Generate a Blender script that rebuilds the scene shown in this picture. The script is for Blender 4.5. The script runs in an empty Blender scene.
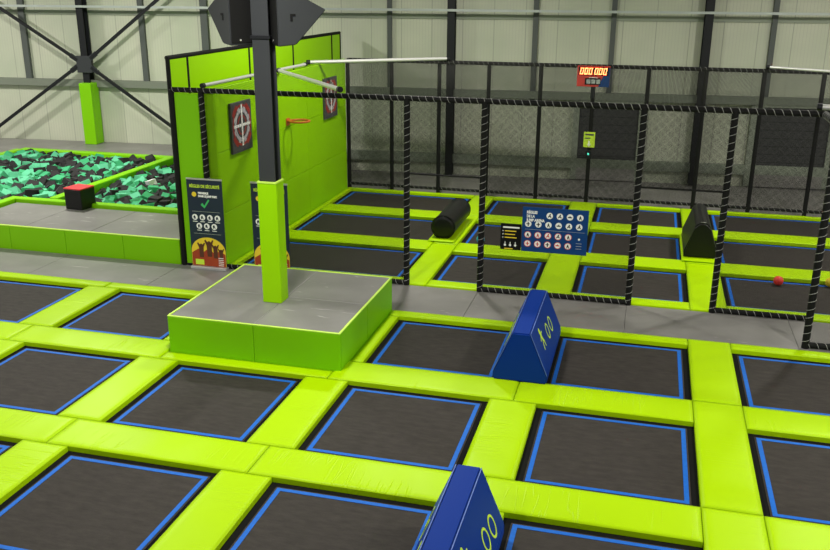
import bpy, bmesh, math, random
from mathutils import Vector, Matrix
random.seed(7)
R = math.radians
S = bpy.context.scene
COL = S.collection

# ------------------------------------------------------------------ view
S.view_settings.view_transform = 'Standard'
S.view_settings.look = 'None'
S.view_settings.gamma = 1
S.view_settings.use_curve_mapping = False
S.view_settings.exposure = 0.0

# ------------------------------------------------------------------ camera
PITCH, YAW, ROLL, FPX = 0.319406, -0.256898, 0.00532, 878.2
cp, sp = math.cos(PITCH), math.sin(PITCH)
cy, sy = math.cos(YAW), math.sin(YAW)
F = Vector((sy*cp, cy*cp, -sp)); Rt = Vector((cy, -sy, 0)); U = Rt.cross(F)
R2 = math.cos(ROLL)*Rt + math.sin(ROLL)*U
U2 = -math.sin(ROLL)*Rt + math.cos(ROLL)*U
CAM = Vector((0, 0, 5.0))
cd = bpy.data.cameras.new('camera'); cd.sensor_width = 36; cd.lens = FPX/830*36
cd.clip_end = 200
co = bpy.data.objects.new('camera', cd); COL.objects.link(co)
m = Matrix((R2, U2, -F)).transposed().to_4x4(); m.translation = CAM
co.matrix_world = m
S.camera = co

def project(x, y, z):
    d = Vector((x, y, z)) - CAM; w = d.dot(F)
    if w < .1: return (-9999, -9999)
    return (415 + FPX*d.dot(R2)/w, 275 - FPX*d.dot(U2)/w)

def in_frame(pts, pad=0):
    q = [project(*p) for p in pts]
    if any(a[0] < -9000 for a in q): return False
    return (max(a[0] for a in q) > -pad and min(a[0] for a in q) < 830+pad and
            max(a[1] for a in q) > -pad and min(a[1] for a in q) < 550+pad)

# ------------------------------------------------------------------ materials
def new_mat(name):
    m = bpy.data.materials.new(name); m.use_nodes = True
    nt = m.node_tree; b = nt.nodes['Principled BSDF']
    return m, nt, b

def mat(name, color, rough=.5, metal=0, spec=.5, var=0, vscale=6, bump=0, bscale=20, vcol=None, stretch=None, coat=0):
    m, nt, b = new_mat(name)
    b.inputs['Base Color'].default_value = (*color, 1)
    b.inputs['Roughness'].default_value = rough
    b.inputs['Metallic'].default_value = metal
    b.inputs['Specular IOR Level'].default_value = spec
    b.inputs['Coat Weight'].default_value = coat
    b.inputs['Coat Roughness'].default_value = .15
    tc = nt.nodes.new('ShaderNodeTexCoord')
    src = tc.outputs['Object']
    if var or bump:
        g = nt.nodes.new('ShaderNodeNewGeometry')
        src = g.outputs['Position']
        if stretch:
            mp = nt.nodes.new('ShaderNodeMapping'); mp.inputs['Scale'].default_value = stretch
            nt.links.new(src, mp.inputs['Vector']); src = mp.outputs['Vector']
    if var:
        n = nt.nodes.new('ShaderNodeTexNoise'); n.inputs['Scale'].default_value = vscale
        n.inputs['Detail'].default_value = 6; n.inputs['Roughness'].default_value = .65
        nt.links.new(src, n.inputs['Vector'])
        r = nt.nodes.new('ShaderNodeValToRGB')
        c2 = vcol or tuple(min(1, c*(1+var)) for c in color)
        c1 = tuple(c*(1-var) for c in color)
        r.color_ramp.elements[0].position = .3; r.color_ramp.elements[0].color = (*c1, 1)
        r.color_ramp.elements[1].position = .7; r.color_ramp.elements[1].color = (*c2, 1)
        nt.links.new(n.outputs['Fac'], r.inputs['Fac'])
        nt.links.new(r.outputs['Color'], b.inputs['Base Color'])
    if bump:
        n = nt.nodes.new('ShaderNodeTexNoise'); n.inputs['Scale'].default_value = bscale
        n.inputs['Detail'].default_value = 4
        nt.links.new(src, n.inputs['Vector'])
        bp = nt.nodes.new('ShaderNodeBump'); bp.inputs['Strength'].default_value = bump
        bp.inputs['Distance'].default_value = .02
        nt.links.new(n.outputs['Fac'], bp.inputs['Height'])
        nt.links.new(bp.outputs['Normal'], b.inputs['Normal'])
    return m

def lime_pad(name, st):
    m, nt, b = new_mat(name)
    b.inputs['Base Color'].default_value = (*LIME, 1)
    b.inputs['Roughness'].default_value = .42; b.inputs['Specular IOR Level'].default_value = .12
    g = nt.nodes.new('ShaderNodeNewGeometry')
    mp = nt.nodes.new('ShaderNodeMapping'); mp.inputs['Scale'].default_value = st
    nt.links.new(g.outputs['Position'], mp.inputs['Vector'])
    # creases: thin ridges of a stretched noise, present only in patches
    n = nt.nodes.new('ShaderNodeTexNoise'); n.inputs['Scale'].default_value = 4; n.inputs['Detail'].default_value = 1; n.inputs['Distortion'].default_value = .15
    nt.links.new(mp.outputs['Vector'], n.inputs['Vector'])
    s1 = nt.nodes.new('ShaderNodeMath'); s1.operation = 'SUBTRACT'; s1.inputs[1].default_value = .5; nt.links.new(n.outputs['Fac'], s1.inputs[0])
    a = nt.nodes.new('ShaderNodeMath'); a.operation = 'ABSOLUTE'; nt.links.new(s1.outputs[0], a.inputs[0])
    r = nt.nodes.new('ShaderNodeMapRange'); r.inputs['From Min'].default_value = 0; r.inputs['From Max'].default_value = .035; r.inputs['To Min'].default_value = 1; r.inputs['To Max'].default_value = 0
    nt.links.new(a.outputs[0], r.inputs['Value'])
    p = nt.nodes.new('ShaderNodeTexNoise'); p.inputs['Scale'].default_value = .9; nt.links.new(g.outputs['Position'], p.inputs['Vector'])
    pr = nt.nodes.new('ShaderNodeMapRange'); pr.inputs['From Min'].default_value = .5; pr.inputs['From Max'].default_value = .62
    nt.links.new(p.outputs['Fac'], pr.inputs['Value'])
    mu = nt.nodes.new('ShaderNodeMath'); mu.operation = 'MULTIPLY'; nt.links.new(r.outputs[0], mu.inputs[0]); nt.links.new(pr.outputs[0], mu.inputs[1])
    bp = nt.nodes.new('ShaderNodeBump'); bp.inputs['Strength'].default_value = .3; bp.inputs['Distance'].default_value = .015
    nt.links.new(mu.outputs[0], bp.inputs['Height']); nt.links.new(bp.outputs['Normal'], b.inputs['Normal'])
    return m
LIME = (.41, .67, .0)
M = {}
M['lime_x'] = lime_pad('lime_vinyl_row', (2.6, .22, 1))
M['lime_y'] = lime_pad('lime_vinyl_strip', (.22, 2.6, 1))
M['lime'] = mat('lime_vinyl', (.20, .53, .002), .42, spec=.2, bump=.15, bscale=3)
M['lime_paint'] = mat('lime_wall_panel', (.32, .68, .0), .5, spec=.15, bump=.08, bscale=2)
M['lime_edge'] = mat('lime_piping', (.62, .9, .12), .4)
M['jump'] = mat('black_jump_fabric', (.036, .031, .027), .75, spec=.22, var=.28, vscale=5, bump=.1, bscale=40, stretch=(1, 3, 1))
M['spring'] = mat('black_webbing', (.008, .008, .008), .9, spec=.1)
M['blue_tape'] = mat('blue_webbing', (.010, .13, .56), .6, spec=.2, var=.1, vscale=20)
M['blue_vinyl'] = mat('blue_vinyl', (.003, .032, .25), .5, spec=.08, bump=.1, bscale=4)
M['blue_dark'] = mat('blue_vinyl_seam', (.12, .2, .55), .5)
M['black'] = mat('black_foam_sleeve', (.006, .006, .006), .7, spec=.2)
M['black_vinyl'] = mat('black_vinyl', (.007, .007, .008), .4, spec=.3, bump=.15, bscale=8)
M['black_steel'] = mat('black_painted_steel', (.010, .011, .013), .5, spec=.25)
M['dark_steel'] = mat('anthracite_steel', (.036, .039, .043), .55, spec=.25)
M['net'] = mat('black_net_cord', (.010, .010, .010), .9, spec=.05)
M['roof_net'] = mat('grey_net_cord', (.03, .03, .028), .9, spec=.05)
M['lacing'] = mat('white_lacing_cord', (.42, .42, .40), .6)
M['pipe'] = mat('galvanised_pipe', (.62, .62, .60), .35, metal=.4)
M['girt'] = mat('galvanised_girt', (.42, .46, .44), .5, metal=.2, var=.08, vscale=3)
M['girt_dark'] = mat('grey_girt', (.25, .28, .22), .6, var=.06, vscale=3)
M['girt_v'] = mat('grey_mullion', (.07, .08, .075), .6)
M['red'] = mat('red_vinyl', (.70, .03, .04), .45)
M['orange'] = mat('orange_steel', (.75, .17, .04), .4)
M['white'] = mat('white_print', (.9, .9, .88), .5)
M['navy'] = mat('navy_print', (.008, .018, .045), .35)
M['board_blue'] = mat('blue_print', (.008, .05, .19), .4, spec=.2)
M['yellow'] = mat('yellow_print', (.85, .62, .03), .5)
M['lime_print'] = mat('lime_print', (.62, .85, .05), .5)
M['green_print'] = mat('green_print', (.05, .5, .14), .5)
M['orange_print'] = mat('orange_print', (.75, .13, .02), .5, var=.5, vscale=18, vcol=(.35, .03, .01))
M['photo_print'] = mat('photo_print_brown', (.10, .03, .012), .5)
M['grey_print'] = mat('grey_plate', (.075, .075, .08), .5)
M['red_print'] = mat('red_print', (.6, .04, .03), .5)
M['target_red'] = mat('dark_red_target_print', (.38, .035, .03), .5)
M['target_white'] = mat('pale_target_print', (.5, .48, .52), .5)
M['foam_green'] = mat('green_foam', (.035, .34, .14), .85, var=.12, vscale=3)
M['foam_mint'] = mat('mint_foam', (.10, .47, .26), .85, var=.1, vscale=3)
M['foam_black'] = mat('black_foam', (.014, .013, .014), .9)
M['foam_white'] = mat('white_foam', (.7, .68, .72), .9)
M['alu'] = mat('brushed_aluminium', (.6, .6, .6), .35, metal=.6)
M['ball_red'] = mat('red_ball', (.75, .04, .03), .4)
M['ball_teal'] = mat('turquoise_ball', (.02, .40, .55), .4)
M['ball_yellow'] = mat('yellow_ball', (.8, .6, .02), .4)
M['ceiling'] = mat('roof_sheet', (.35, .36, .36), .7)
M['girt_mid'] = mat('grey_green_girt', (.17, .19, .15), .6)
M['concrete'] = mat('dark_concrete', (.26, .25, .235), .7, var=.1, vscale=2)

def emis(name, col, s):
    m, nt, b = new_mat(name)
    b.inputs['Base Color'].default_value = (*col, 1)
    b.inputs['Emission Color'].default_value = (*col, 1)
    b.inputs['Emission Strength'].default_value = s
    return m
M['led'] = emis('red_led', (1.0, .30, .10), 5)
M['led_teal'] = emis('teal_led', (.1, .8, .6), 1.0)

def scuffed(name, base, scuff, sc, thr):
    """grey vinyl with pale scuffs"""
    m, nt, b = new_mat(name)
    g = nt.nodes.new('ShaderNodeNewGeometry')
    n1 = nt.nodes.new('ShaderNodeTexNoise'); n1.inputs['Scale'].default_value = 1.3; n1.inputs['Detail'].default_value = 8
    r1 = nt.nodes.new('ShaderNodeValToRGB')
    r1.color_ramp.elements[0].position = .3; r1.color_ramp.elements[0].color = (*[c*.82 for c in base], 1)
    r1.color_ramp.elements[1].position = .72; r1.color_ramp.elements[1].color = (*[c*1.15 for c in base], 1)
    mp = nt.nodes.new('ShaderNodeMapping'); mp.inputs['Scale'].default_value = (1.0, 5.0, 1); mp.inputs['Rotation'].default_value = (0, 0, .5)
    n2 = nt.nodes.new('ShaderNodeTexNoise'); n2.inputs['Scale'].default_value = sc; n2.inputs['Detail'].default_value = 3; n2.inputs['Distortion'].default_value = 1.2
    r2 = nt.nodes.new('ShaderNodeValToRGB')
    r2.color_ramp.elements[0].position = thr; r2.color_ramp.elements[0].color = (0, 0, 0, 1)
    r2.color_ramp.elements[1].position = thr+.05; r2.color_ramp.elements[1].color = (1, 1, 1, 1)
    mx = nt.nodes.new('ShaderNodeMix'); mx.data_type = 'RGBA'
    nt.links.new(g.outputs['Position'], n1.inputs['Vector']); nt.links.new(n1.outputs['Fac'], r1.inputs['Fac'])
    nt.links.new(g.outputs['Position'], mp.inputs['Vector']); nt.links.new(mp.outputs['Vector'], n2.inputs['Vector'])
    nt.links.new(n2.outputs['Fac'], r2.inputs['Fac'])
    nt.links.new(r2.outputs['Color'], mx.inputs[0]); nt.links.new(r1.outputs['Color'], mx.inputs[6])
    mx.inputs[7].default_value = (*scuff, 1)
    nt.links.new(mx.outputs[2], b.inputs['Base Color'])
    b.inputs['Roughness'].default_value = .42
    bn = nt.nodes.new('ShaderNodeTexNoise'); bn.inputs['Scale'].default_value = 2.5
    nt.links.new(g.outputs['Position'], bn.inputs['Vector'])
    bp = nt.nodes.new('ShaderNodeBump'); bp.inputs['Strength'].default_value = .15; bp.inputs['Distance'].default_value = .03
    nt.links.new(bn.outputs['Fac'], bp.inputs['Height']); nt.links.new(bp.outputs['Normal'], b.inputs['Normal'])
    return m
M['deck'] = scuffed('grey_deck_vinyl', (.20, .193, .185), (.36, .35, .34), 1.6, .67)
M['walk'] = scuffed('grey_walkway_vinyl', (.20, .192, .182), (.36, .33, .32), 1.4, .68)
M['seam'] = mat('grey_seam', (.33, .32, .31), .6)
M['seam_dark'] = mat('dark_seam', (.05, .05, .05), .7)

def wall_mat():
    """insulated sandwich panel: fine vertical profiling and joints every 0.83"""
    m, nt, b = new_mat('profiled_wall_panel')
    tc = nt.nodes.new('ShaderNodeTexCoord')
    sx = nt.nodes.new('ShaderNodeSeparateXYZ'); nt.links.new(tc.outputs['Object'], sx.inputs[0])
    def mod(per, width):
        a = nt.nodes.new('ShaderNodeMath'); a.operation = 'FLOORED_MODULO'; a.inputs[1].default_value = per
        nt.links.new(sx.outputs['X'], a.inputs[0])
        c = nt.nodes.new('ShaderNodeMath'); c.operation = 'LESS_THAN'; c.inputs[1].default_value = width
        nt.links.new(a.outputs[0], c.inputs[0]); return c.outputs[0]
    j = mod(.83, .022); p = mod(.083, .012)
    n = nt.nodes.new('ShaderNodeTexNoise'); n.inputs['Scale'].default_value = .6; n.inputs['Detail'].default_value = 3
    nt.links.new(tc.outputs['Object'], n.inputs['Vector'])
    r = nt.nodes.new('ShaderNodeValToRGB')
    r.color_ramp.elements[0].position = .3; r.color_ramp.elements[0].color = (.42, .46, .35, 1)
    r.color_ramp.elements[1].position = .7; r.color_ramp.elements[1].color = (.53, .54, .43, 1)
    nt.links.new(n.outputs['Fac'], r.inputs['Fac'])
    m1 = nt.nodes.new('ShaderNodeMix'); m1.data_type = 'RGBA'; m1.inputs[7].default_value = (.44, .45, .37, 1)
    nt.links.new(p, m1.inputs[0]); nt.links.new(r.outputs['Color'], m1.inputs[6])
    m2 = nt.nodes.new('ShaderNodeMix'); m2.data_type = 'RGBA'; m2.inputs[7].default_value = (.33, .34, .28, 1)
    nt.links.new(j, m2.inputs[0]); nt.links.new(m1.outputs[2], m2.inputs[6])
    nt.links.new(m2.outputs[2], b.inputs['Base Color'])
    b.inputs['Roughness'].default_value = .5
    return m
M['wall'] = wall_mat()

def shutter_mat():
    m, nt, b = new_mat('grey_shutter_slats')
    tc = nt.nodes.new('ShaderNodeTexCoord')
    sx = nt.nodes.new('ShaderNodeSeparateXYZ'); nt.links.new(tc.outputs['Object'], sx.inputs[0])
    a = nt.nodes.new('ShaderNodeMath'); a.operation = 'FLOORED_MODULO'; a.inputs[1].default_value = .21
    nt.links.new(sx.outputs['Z'], a.inputs[0])
    c = nt.nodes.new('ShaderNodeMath'); c.operation = 'LESS_THAN'; c.inputs[1].default_value = .02
    nt.links.new(a.outputs[0], c.inputs[0])
    mx = nt.nodes.new('ShaderNodeMix'); mx.data_type = 'RGBA'
    mx.inputs[6].default_value = (.045, .046, .046, 1); mx.inputs[7].default_value = (.02, .02, .02, 1)
    nt.links.new(c.outputs[0], mx.inputs[0]); nt.links.new(mx.outputs[2], b.inputs['Base Color'])
    b.inputs['Roughness'].default_value = .6
    return m
M['shutter'] = shutter_mat()

# ------------------------------------------------------------------ builders
def link(name, bm, material, parent=None, smooth=False):
    me = bpy.data.meshes.new(name)
    bmesh.ops.recalc_face_normals(bm, faces=bm.faces[:])
    bm.to_mesh(me); bm.free()
    mats = material if isinstance(material, (list, tuple)) else [material]
    for q in mats: me.materials.append(q)
    if smooth:
        for p in me.polygons: p.use_smooth = smooth is True or p.normal.z > .8
    o = bpy.data.objects.new(name, me); COL.objects.link(o)
    if parent: o.parent = parent
    return o

def tag(o, label, cat, group=None, kind=None):
    o['label'] = label; o['category'] = cat
    if group: o['group'] = group
    if kind: o['kind'] = kind
    return o

def struct(o, label=None):
    o['kind'] = 'structure'
    if label: o['label'] = label
    return o

def thing(name, label, cat, loc=(0, 0, 0), rotz=0, group=None):
    o = bpy.data.objects.new(name, None); COL.objects.link(o)
    o.location = loc; o.rotation_euler = (0, 0, rotz); o.empty_display_size = .1
    return tag(o, label, cat, group)

def box(bm, x0, x1, y0, y1, z0, z1, bev=0, seg=1, mi=0):
    M4 = Matrix.Translation(((x0+x1)/2, (y0+y1)/2, (z0+z1)/2)) @ Matrix.Diagonal((x1-x0, y1-y0, z1-z0, 1))
    r = bmesh.ops.create_cube(bm, size=1, matrix=M4)
    fs = {f for v in r['verts'] for f in v.link_faces}
    for f in fs: f.material_index = mi
    if bev:
        es = {e for v in r['verts'] for e in v.link_edges}
        q = bmesh.ops.bevel(bm, geom=list(es), offset=bev, segments=seg, affect='EDGES', profile=.5)
        for f in q['faces']: f.material_index = mi
    return bm

def bx(*a, **k):
    bm = bmesh.new(); box(bm, *a, **k); return bm

def tube(bm, a, b, r, n=10, r2=None, caps=True):
    a = Vector(a); b = Vector(b); d = b-a; L = d.length
    q = d.to_track_quat('Z', 'Y').to_matrix().to_4x4(); q.translation = (a+b)/2
    bmesh.ops.create_cone(bm, cap_ends=caps, segments=n, radius1=r, radius2=r if r2 is None else r2, depth=L, matrix=q)
    return bm

def obox(bm, a, b, w, h):
    """rectangular bar from a to b, w across, h in height"""
    a = Vector(a); b = Vector(b); d = b-a
    q = d.to_track_quat('X', 'Z').to_matrix().to_4x4(); q.translation = (a+b)/2
    bmesh.ops.create_cube(bm, size=1, matrix=q @ Matrix.Diagonal((d.length, w, h, 1)))
    return bm

def prism(bm, prof, y0, y1, axis='Y'):
    """profile list of (x,z) extruded along y"""
    f = [bm.verts.new((x, y0, z)) for x, z in prof]; g = [bm.verts.new((x, y1, z)) for x, z in prof]
    n = len(prof)
    bm.faces.new(f); bm.faces.new(g[::-1])
    for i in range(n): bm.faces.new((f[i], f[(i+1) % n], g[(i+1) % n], g[i]))
    return bm

def disc(bm, c, r, ax, n=20, th=.004, rx=None):
    """thin disc; ax = frame (right, up, normal)"""
    rt, up, nm = [Vector(v) for v in ax]; c = Vector(c); rx = rx or r
    a = [bm.verts.new(c + rt*rx*math.cos(2*math.pi*i/n) + up*r*math.sin(2*math.pi*i/n) + nm*th) for i in range(n)]
    b = [bm.verts.new(c + rt*rx*math.cos(2*math.pi*i/n) + up*r*math.sin(2*math.pi*i/n)) for i in range(n)]
    bm.faces.new(a); bm.faces.new(b[::-1])
    for i in range(n): bm.faces.new((a[i], b[i], b[(i+1) % n], a[(i+1) % n]))

def ring(bm, c, r, w, ax, n=28, th=.004, sx=1, rot=0, a0=0, a1=2*math.pi):
    rt, up, nm = [Vector(v) for v in ax]; c = Vector(c)
    cr, sr = math.cos(rot), math.sin(rot)
    full = abs(a1-a0-2*math.pi) < 1e-6
    N = n if full else n+1
    vs = []
    for i in range(N):
        t = a0+(a1-a0)*i/n
        row = []
        for rr in (r-w/2, r+w/2):
            x = rr*math.cos(t)*sx; y = rr*math.sin(t)
            x, y = x*cr-y*sr, x*sr+y*cr
            for k in (0, th): row.append(bm.verts.new(c+rt*x+up*y+nm*k))
        vs.append(row)
    for i in range(n):
        p, q = vs[i], vs[(i+1) % N]
        bm.faces.new((p[1], p[3], q[3], q[1])); bm.faces.new((p[0], q[0], q[2], p[2]))
        bm.faces.new((p[0], p[1], q[1], q[0])); bm.faces.new((p[2], q[2], q[3], p[3]))

def poly(bm, pts2, c, ax, th=.004):
    rt, up, nm = [Vector(v) for v in ax]; c = Vector(c)
    a = [bm.verts.new(c+rt*x+up*y+nm*th) for x, y in pts2]; b = [bm.verts.new(c+rt*x+up*y) for x, y in pts2]
    bm.faces.new(a); bm.faces.new(b[::-1]); n = len(pts2)
    for i in range(n): bm.faces.new((a[i], b[i], b[(i+1) % n], a[(i+1) % n]))

def rect(bm, x0, x1, y0, y1, c, ax, th=.004):
    poly(bm, [(x0, y0), (x1, y0), (x1, y1), (x0, y1)], c, ax, th)

def text(name, s, size, c, ax, material, parent, align='LEFT', bold=.0, width=None, th=.002):
    cu = bpy.data.curves.new(name, 'FONT'); cu.body = s; cu.size = size; cu.align_x = align
    cu.extrude = th; cu.offset = bold
    o = bpy.data.objects.new(name, cu); COL.objects.link(o)
    dg = bpy.context.evaluated_depsgraph_get()
    me = bpy.data.meshes.new_from_object(o.evaluated_get(dg))
    bpy.data.objects.remove(o); bpy.data.curves.remove(cu)
    xs = [v.co.x for v in me.vertices]
    k = 1
    if width and xs: k = width/max(1e-4, max(xs)-min(xs))
    rt, up, nm = [Vector(v) for v in ax]
    mm = Matrix((rt*k, up, nm)).transposed().to_4x4(); mm.translation = Vector(c)+nm*th
    me.transform(mm)
    me.materials.clear(); me.materials.append(material)
    q = bpy.data.objects.new(name, me); COL.objects.link(q)
    if parent: q.parent = parent
    return q

# ------------------------------------------------------------------ grid of the place (metres)
PADZ = .06
OP = .10                      # opening beyond the blue tape
ORD = ['first', 'second', 'third', 'fourth', 'fifth', 'sixth']

def pad_mesh(x0, x1, y0, y1, z0=-.02, z1=PADZ, seed=0, skirt=.008):
    """padded vinyl cover: puffed top on a fine grid, rounded rim, upright sides"""
    rnd = random.Random(seed)
    nx = max(4, int((x1-x0)/.05)); ny = max(4, int((y1-y0)/.05))
    bm = bmesh.new()
    ph = [(rnd.uniform(0, 6.3), rnd.uniform(5, 12), rnd.uniform(-.8, .8)) for _ in range(4)]
    long_x = (x1-x0) > (y1-y0)
    grid = []
    for j in range(ny+1):
        row = []
        for i in range(nx+1):
            u, v = i/nx, j/ny
            x = x0+(x1-x0)*u; y = y0+(y1-y0)*v
            e = min(x-x0, x1-x, y-y0, y1-y)
            rim = -skirt*(1-min(1, e/.02))**2
            puff = .005*math.sin(math.pi*u)**.6*math.sin(math.pi*v)**.6 if 0 < u < 1 and 0 < v < 1 else 0
            w = 0
            for p, f, s in ph:
                t = (x if long_x else y)
                q = (y if long_x else x)
                w += .0016*math.sin(t*f+p+s*q*3)
            fade = min(1, e/.08)
            row.append(bm.verts.new((x, y, z1+rim+puff+w*fade)))
        grid.append(row)
    for j in range(ny):
        for i in range(nx):
            bm.faces.new((grid[j][i], grid[j][i+1], grid[j+1][i+1], grid[j+1][i]))
    rimv = grid[0][:] + [r[-1] for r in grid[1:]] + grid[-1][:-1][::-1] + [r[0] for r in grid[1:-1]][::-1]
    low = [bm.verts.new((v.co.x, v.co.y, z0)) for v in rimv]
    n = len(rimv)
    for i in range(n): bm.faces.new((rimv[i], low[i], low[(i+1) % n], rimv[(i+1) % n]))
    bm.faces.new(low[::-1])
    return bm

pad_seed = [0]
def pad(x0, x1, y0, y1, label, group, z1=PADZ):
    if not in_frame([(x0, y0, z1), (x1, y0, z1), (x1, y1, z1), (x0, y1, z1)], 2): return
    pad_seed[0] += 1
    g = .004
    bm = pad_mesh(x0+g, x1-g, y0+g, y1-g, z1=z1, seed=pad_seed[0])
    cx, cy_ = (x0+x1)/2, (y0+y1)/2
    bmesh.ops.translate(bm, verts=bm.verts, vec=(-cx, -cy_, 0))
    o = link('safety_pad', bm, M['lime_x'] if x1-x0 > y1-y0 else M['lime_y'], smooth='top')
    o.location = (cx, cy_, 0)
    # stitched joint face stays smooth: sharpen the rim
    tag(o, label, 'trampoline pad', group)
    return o

def trampoline(xl, xr, yb, yt, label, group):
    x0, x1, y0, y1 = xl-OP, xr+OP, yb-OP, yt+OP
    if not in_frame([(x0, y0, 0), (x1, y0, 0), (x1, y1, 0), (x0, y1, 0)], 0): return
    cx, cy_ = (xl+xr)/2, (yb+yt)/2
    t = thing('trampoline', label, 'trampoline', (cx, cy_, 0), 0, group)
    w, d = (xr-xl)/2, (yt-yb)/2
    o = link('jump_mat', bx(-w-.02, w+.02, -d-.02, d+.02, -.02, 0), M['jump'], t)
    bm = bmesh.new()
    T = .05
    box(bm, -w, w, d-T, d, .0005, .004); box(bm, -w, w, -d, -d+T, .0005, .004)
    box(bm, -w, -w+T, -d+T, d-T, .0005, .004); box(bm, w-T, w, -d+T, d-T, .0005, .004)
    link('border_tape', bm, M['blue_tape'], t)
    bm = bmesh.new()
    box(bm, -w-OP-.04, w+OP+.04, d+.021, d+OP+.04, -.028, -.008); box(bm, -w-OP-.04, w+OP+.04, -d-OP-.04, -d-.021, -.028, -.008)
    box(bm, -w-OP-.04, -w-.021, -d-.021, d+.021, -.028, -.008); box(bm, w+.021, w+OP+.04, -d-.021, d+.021, -.028, -.008)
    link('spring_webbing', bm, M['spring'], t)
    return t

# ---- front arena
XL = {c: -5.887+2.4745*(c-2) for c in range(0, 7)}
XR = {c: XL[c]+1.68 for c in XL}
YB = {1: 10.668, 2: 8.20, 3: 5.745}
YT = {1: 12.305, 2: 9.85, 3: 7.385}
ROWN = {1: 'back row, along the grey walkway', 2: 'middle row', 3: 'front row at the photo’s bottom edge'}
ROWS = {1: 'back row of the front field', 2: 'middle row of the front field', 3: 'nearest row of the front field'}
present = {1: [0, 1, 3, 4, 5], 2: [1, 2, 3, 4, 5], 3: [1, 2, 3, 4, 5]}
def visible_mat(c, r):
    return in_frame([(XL[c]-OP, YB[r]-OP, 0), (XR[c]+OP, YB[r]-OP, 0), (XR[c]+OP, YT[r]+OP, 0), (XL[c]-OP, YT[r]+OP, 0)], 0)
FIELD = 'trampolines of the front field'
PADS = 'lime safety pads of the front field'
special = {
 (0, 1): 'black trampoline with blue border cut by left photo edge, along the grey walkway',
 (1, 1): 'black trampoline with blue border just left of the raised green platform',
 (3, 1): 'black trampoline between the raised green platform and the rear blue wedge',
 (4, 1): 'black trampoline directly right of the rear blue wedge block',
 (5, 1): 'rightmost black trampoline beside the walkway, cut by the right photo edge',
 (1, 2): 'leftmost black trampoline of the middle row, cut by left photo edge',
 (2, 2): 'black trampoline in front of the raised green platform’s near face',
 (3, 2): 'black trampoline third from left in the front field’s middle row, fully in view',
 (4, 2): 'black trampoline second from right in the front field’s middle row',
 (5, 2): 'black trampoline of the front field’s middle row, cut by the right photo edge',
 (1, 3): 'sliver of black trampoline at the left edge, below the middle row',
 (2, 3): 'large nearest black trampoline at bottom left of the photo',
 (3, 3): 'black trampoline at photo bottom just left of the front blue wedge',
 (4, 3): 'black trampoline strip at photo bottom just right of the front blue wedge',
 (5, 3): 'black trampoline corner at the bottom right corner of the photo'}
for r in (1, 2, 3):
    for c in present[r]:
        trampoline(XL[c], XR[c], YB[r], YT[r], special[(c, r)], FIELD)
vis = {r: [c for c in present[r] if visible_mat(c, r)] for r in present}
def nth(c, r): return ORD[vis[r].index(c)] if c in vis[r] else None
def mid(c): return (XR[c]+OP + XL[c+1]-OP)/2      # middle of the gap right of column c
FY1 = 12.66
PX0, PX1, PY0, PY1 = -6.25, -3.70, 10.19, 12.66      # raised platform
for c in range(0, 6):
    x0 = mid(c-1) if c > 0 else mid(0)-2.4745
    x1 = mid(c) if c < 6 else XR[c]+.4
    if c == 4: x1 = XR[4]+OP
    if c == 5: x0 = XL[5]-OP
    if c != 2:
        a, b_ = x0, x1
        if c == 1: b_ = PX0
        if c == 3: a = PX1
        pad(a, b_, YT[1]+OP, FY1, 'lime pad between the walkway and the %s trampoline of the front field’s back row' % nth(c, 1), PADS)
        pad(x0, x1, YT[2]+OP, YB[1]-OP, 'lime row pad at the near edge of the %s trampoline in the back row' % nth(c, 1), PADS)
    else:
        pad(x0, x1, YT[2]+OP, PY0, 'lime row pad along the foot of the raised platform’s near face', PADS)
    for r in (2, 3):
        if nth(c, r) is None: 
            continue
        if r == 2: lab = 'lime row pad at the near edge of the %s trampoline in the middle row' % nth(c, 2)
        else: lab = 'lime row pad at the near edge of the %s trampoline in the nearest row' % nth(c, 3)
        if r < 3: pad(x0, x1, YT[r+1]+OP, YB[r]-OP, lab, PADS)
        else: pad(x0, x1, YB[r]-OP-.6, YB[r]-OP, lab, PADS)
# lengthwise strips
for c in range(0, 5):
    x0, x1 = XR[c]+OP, XL[c+1]-OP
    for r in (1, 2, 3):
        a, b_ = YB[r]-OP, YT[r]+OP
        if c == 4:
            b_ = YB[r-1]-OP if r > 1 else FY1
            a = YB[r]-OP
        aa, bb = x0, x1
        if r == 1 and c == 1: bb = PX0
        if r == 1 and c == 2: aa = PX1
        rn = {1: 'back', 2: 'middle', 3: 'nearest'}[r]
        if c == 4: lab = 'long lime strip pad with creases on the right, %s of the three in line' % {1: 'farthest', 2: 'middle', 3: 'nearest'}[r]
        elif r == 1 and c == 1: lab = 'narrow lime strip pad squeezed against the platform’s left side'
        elif r == 1 and c == 2: lab = 'narrow lime strip pad squeezed against the platform’s right side'
        elif r == 1 and c == 3: lab = 'lime strip pad carrying the rear blue wedge block'
        elif r == 3 and c == 3: lab = 'lime strip pad carrying the front blue wedge block'
        else:
            i = nth(c, r); j = nth(c+1, r)
            lab = 'lime strip pad between the %s and %s trampolines of the %s row' % (i, j, rn) if i and j else 'lime strip pad beside the outermost trampoline of the %s row, left' % rn
        pad(aa, bb, a, b_, lab, PADS)

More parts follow.
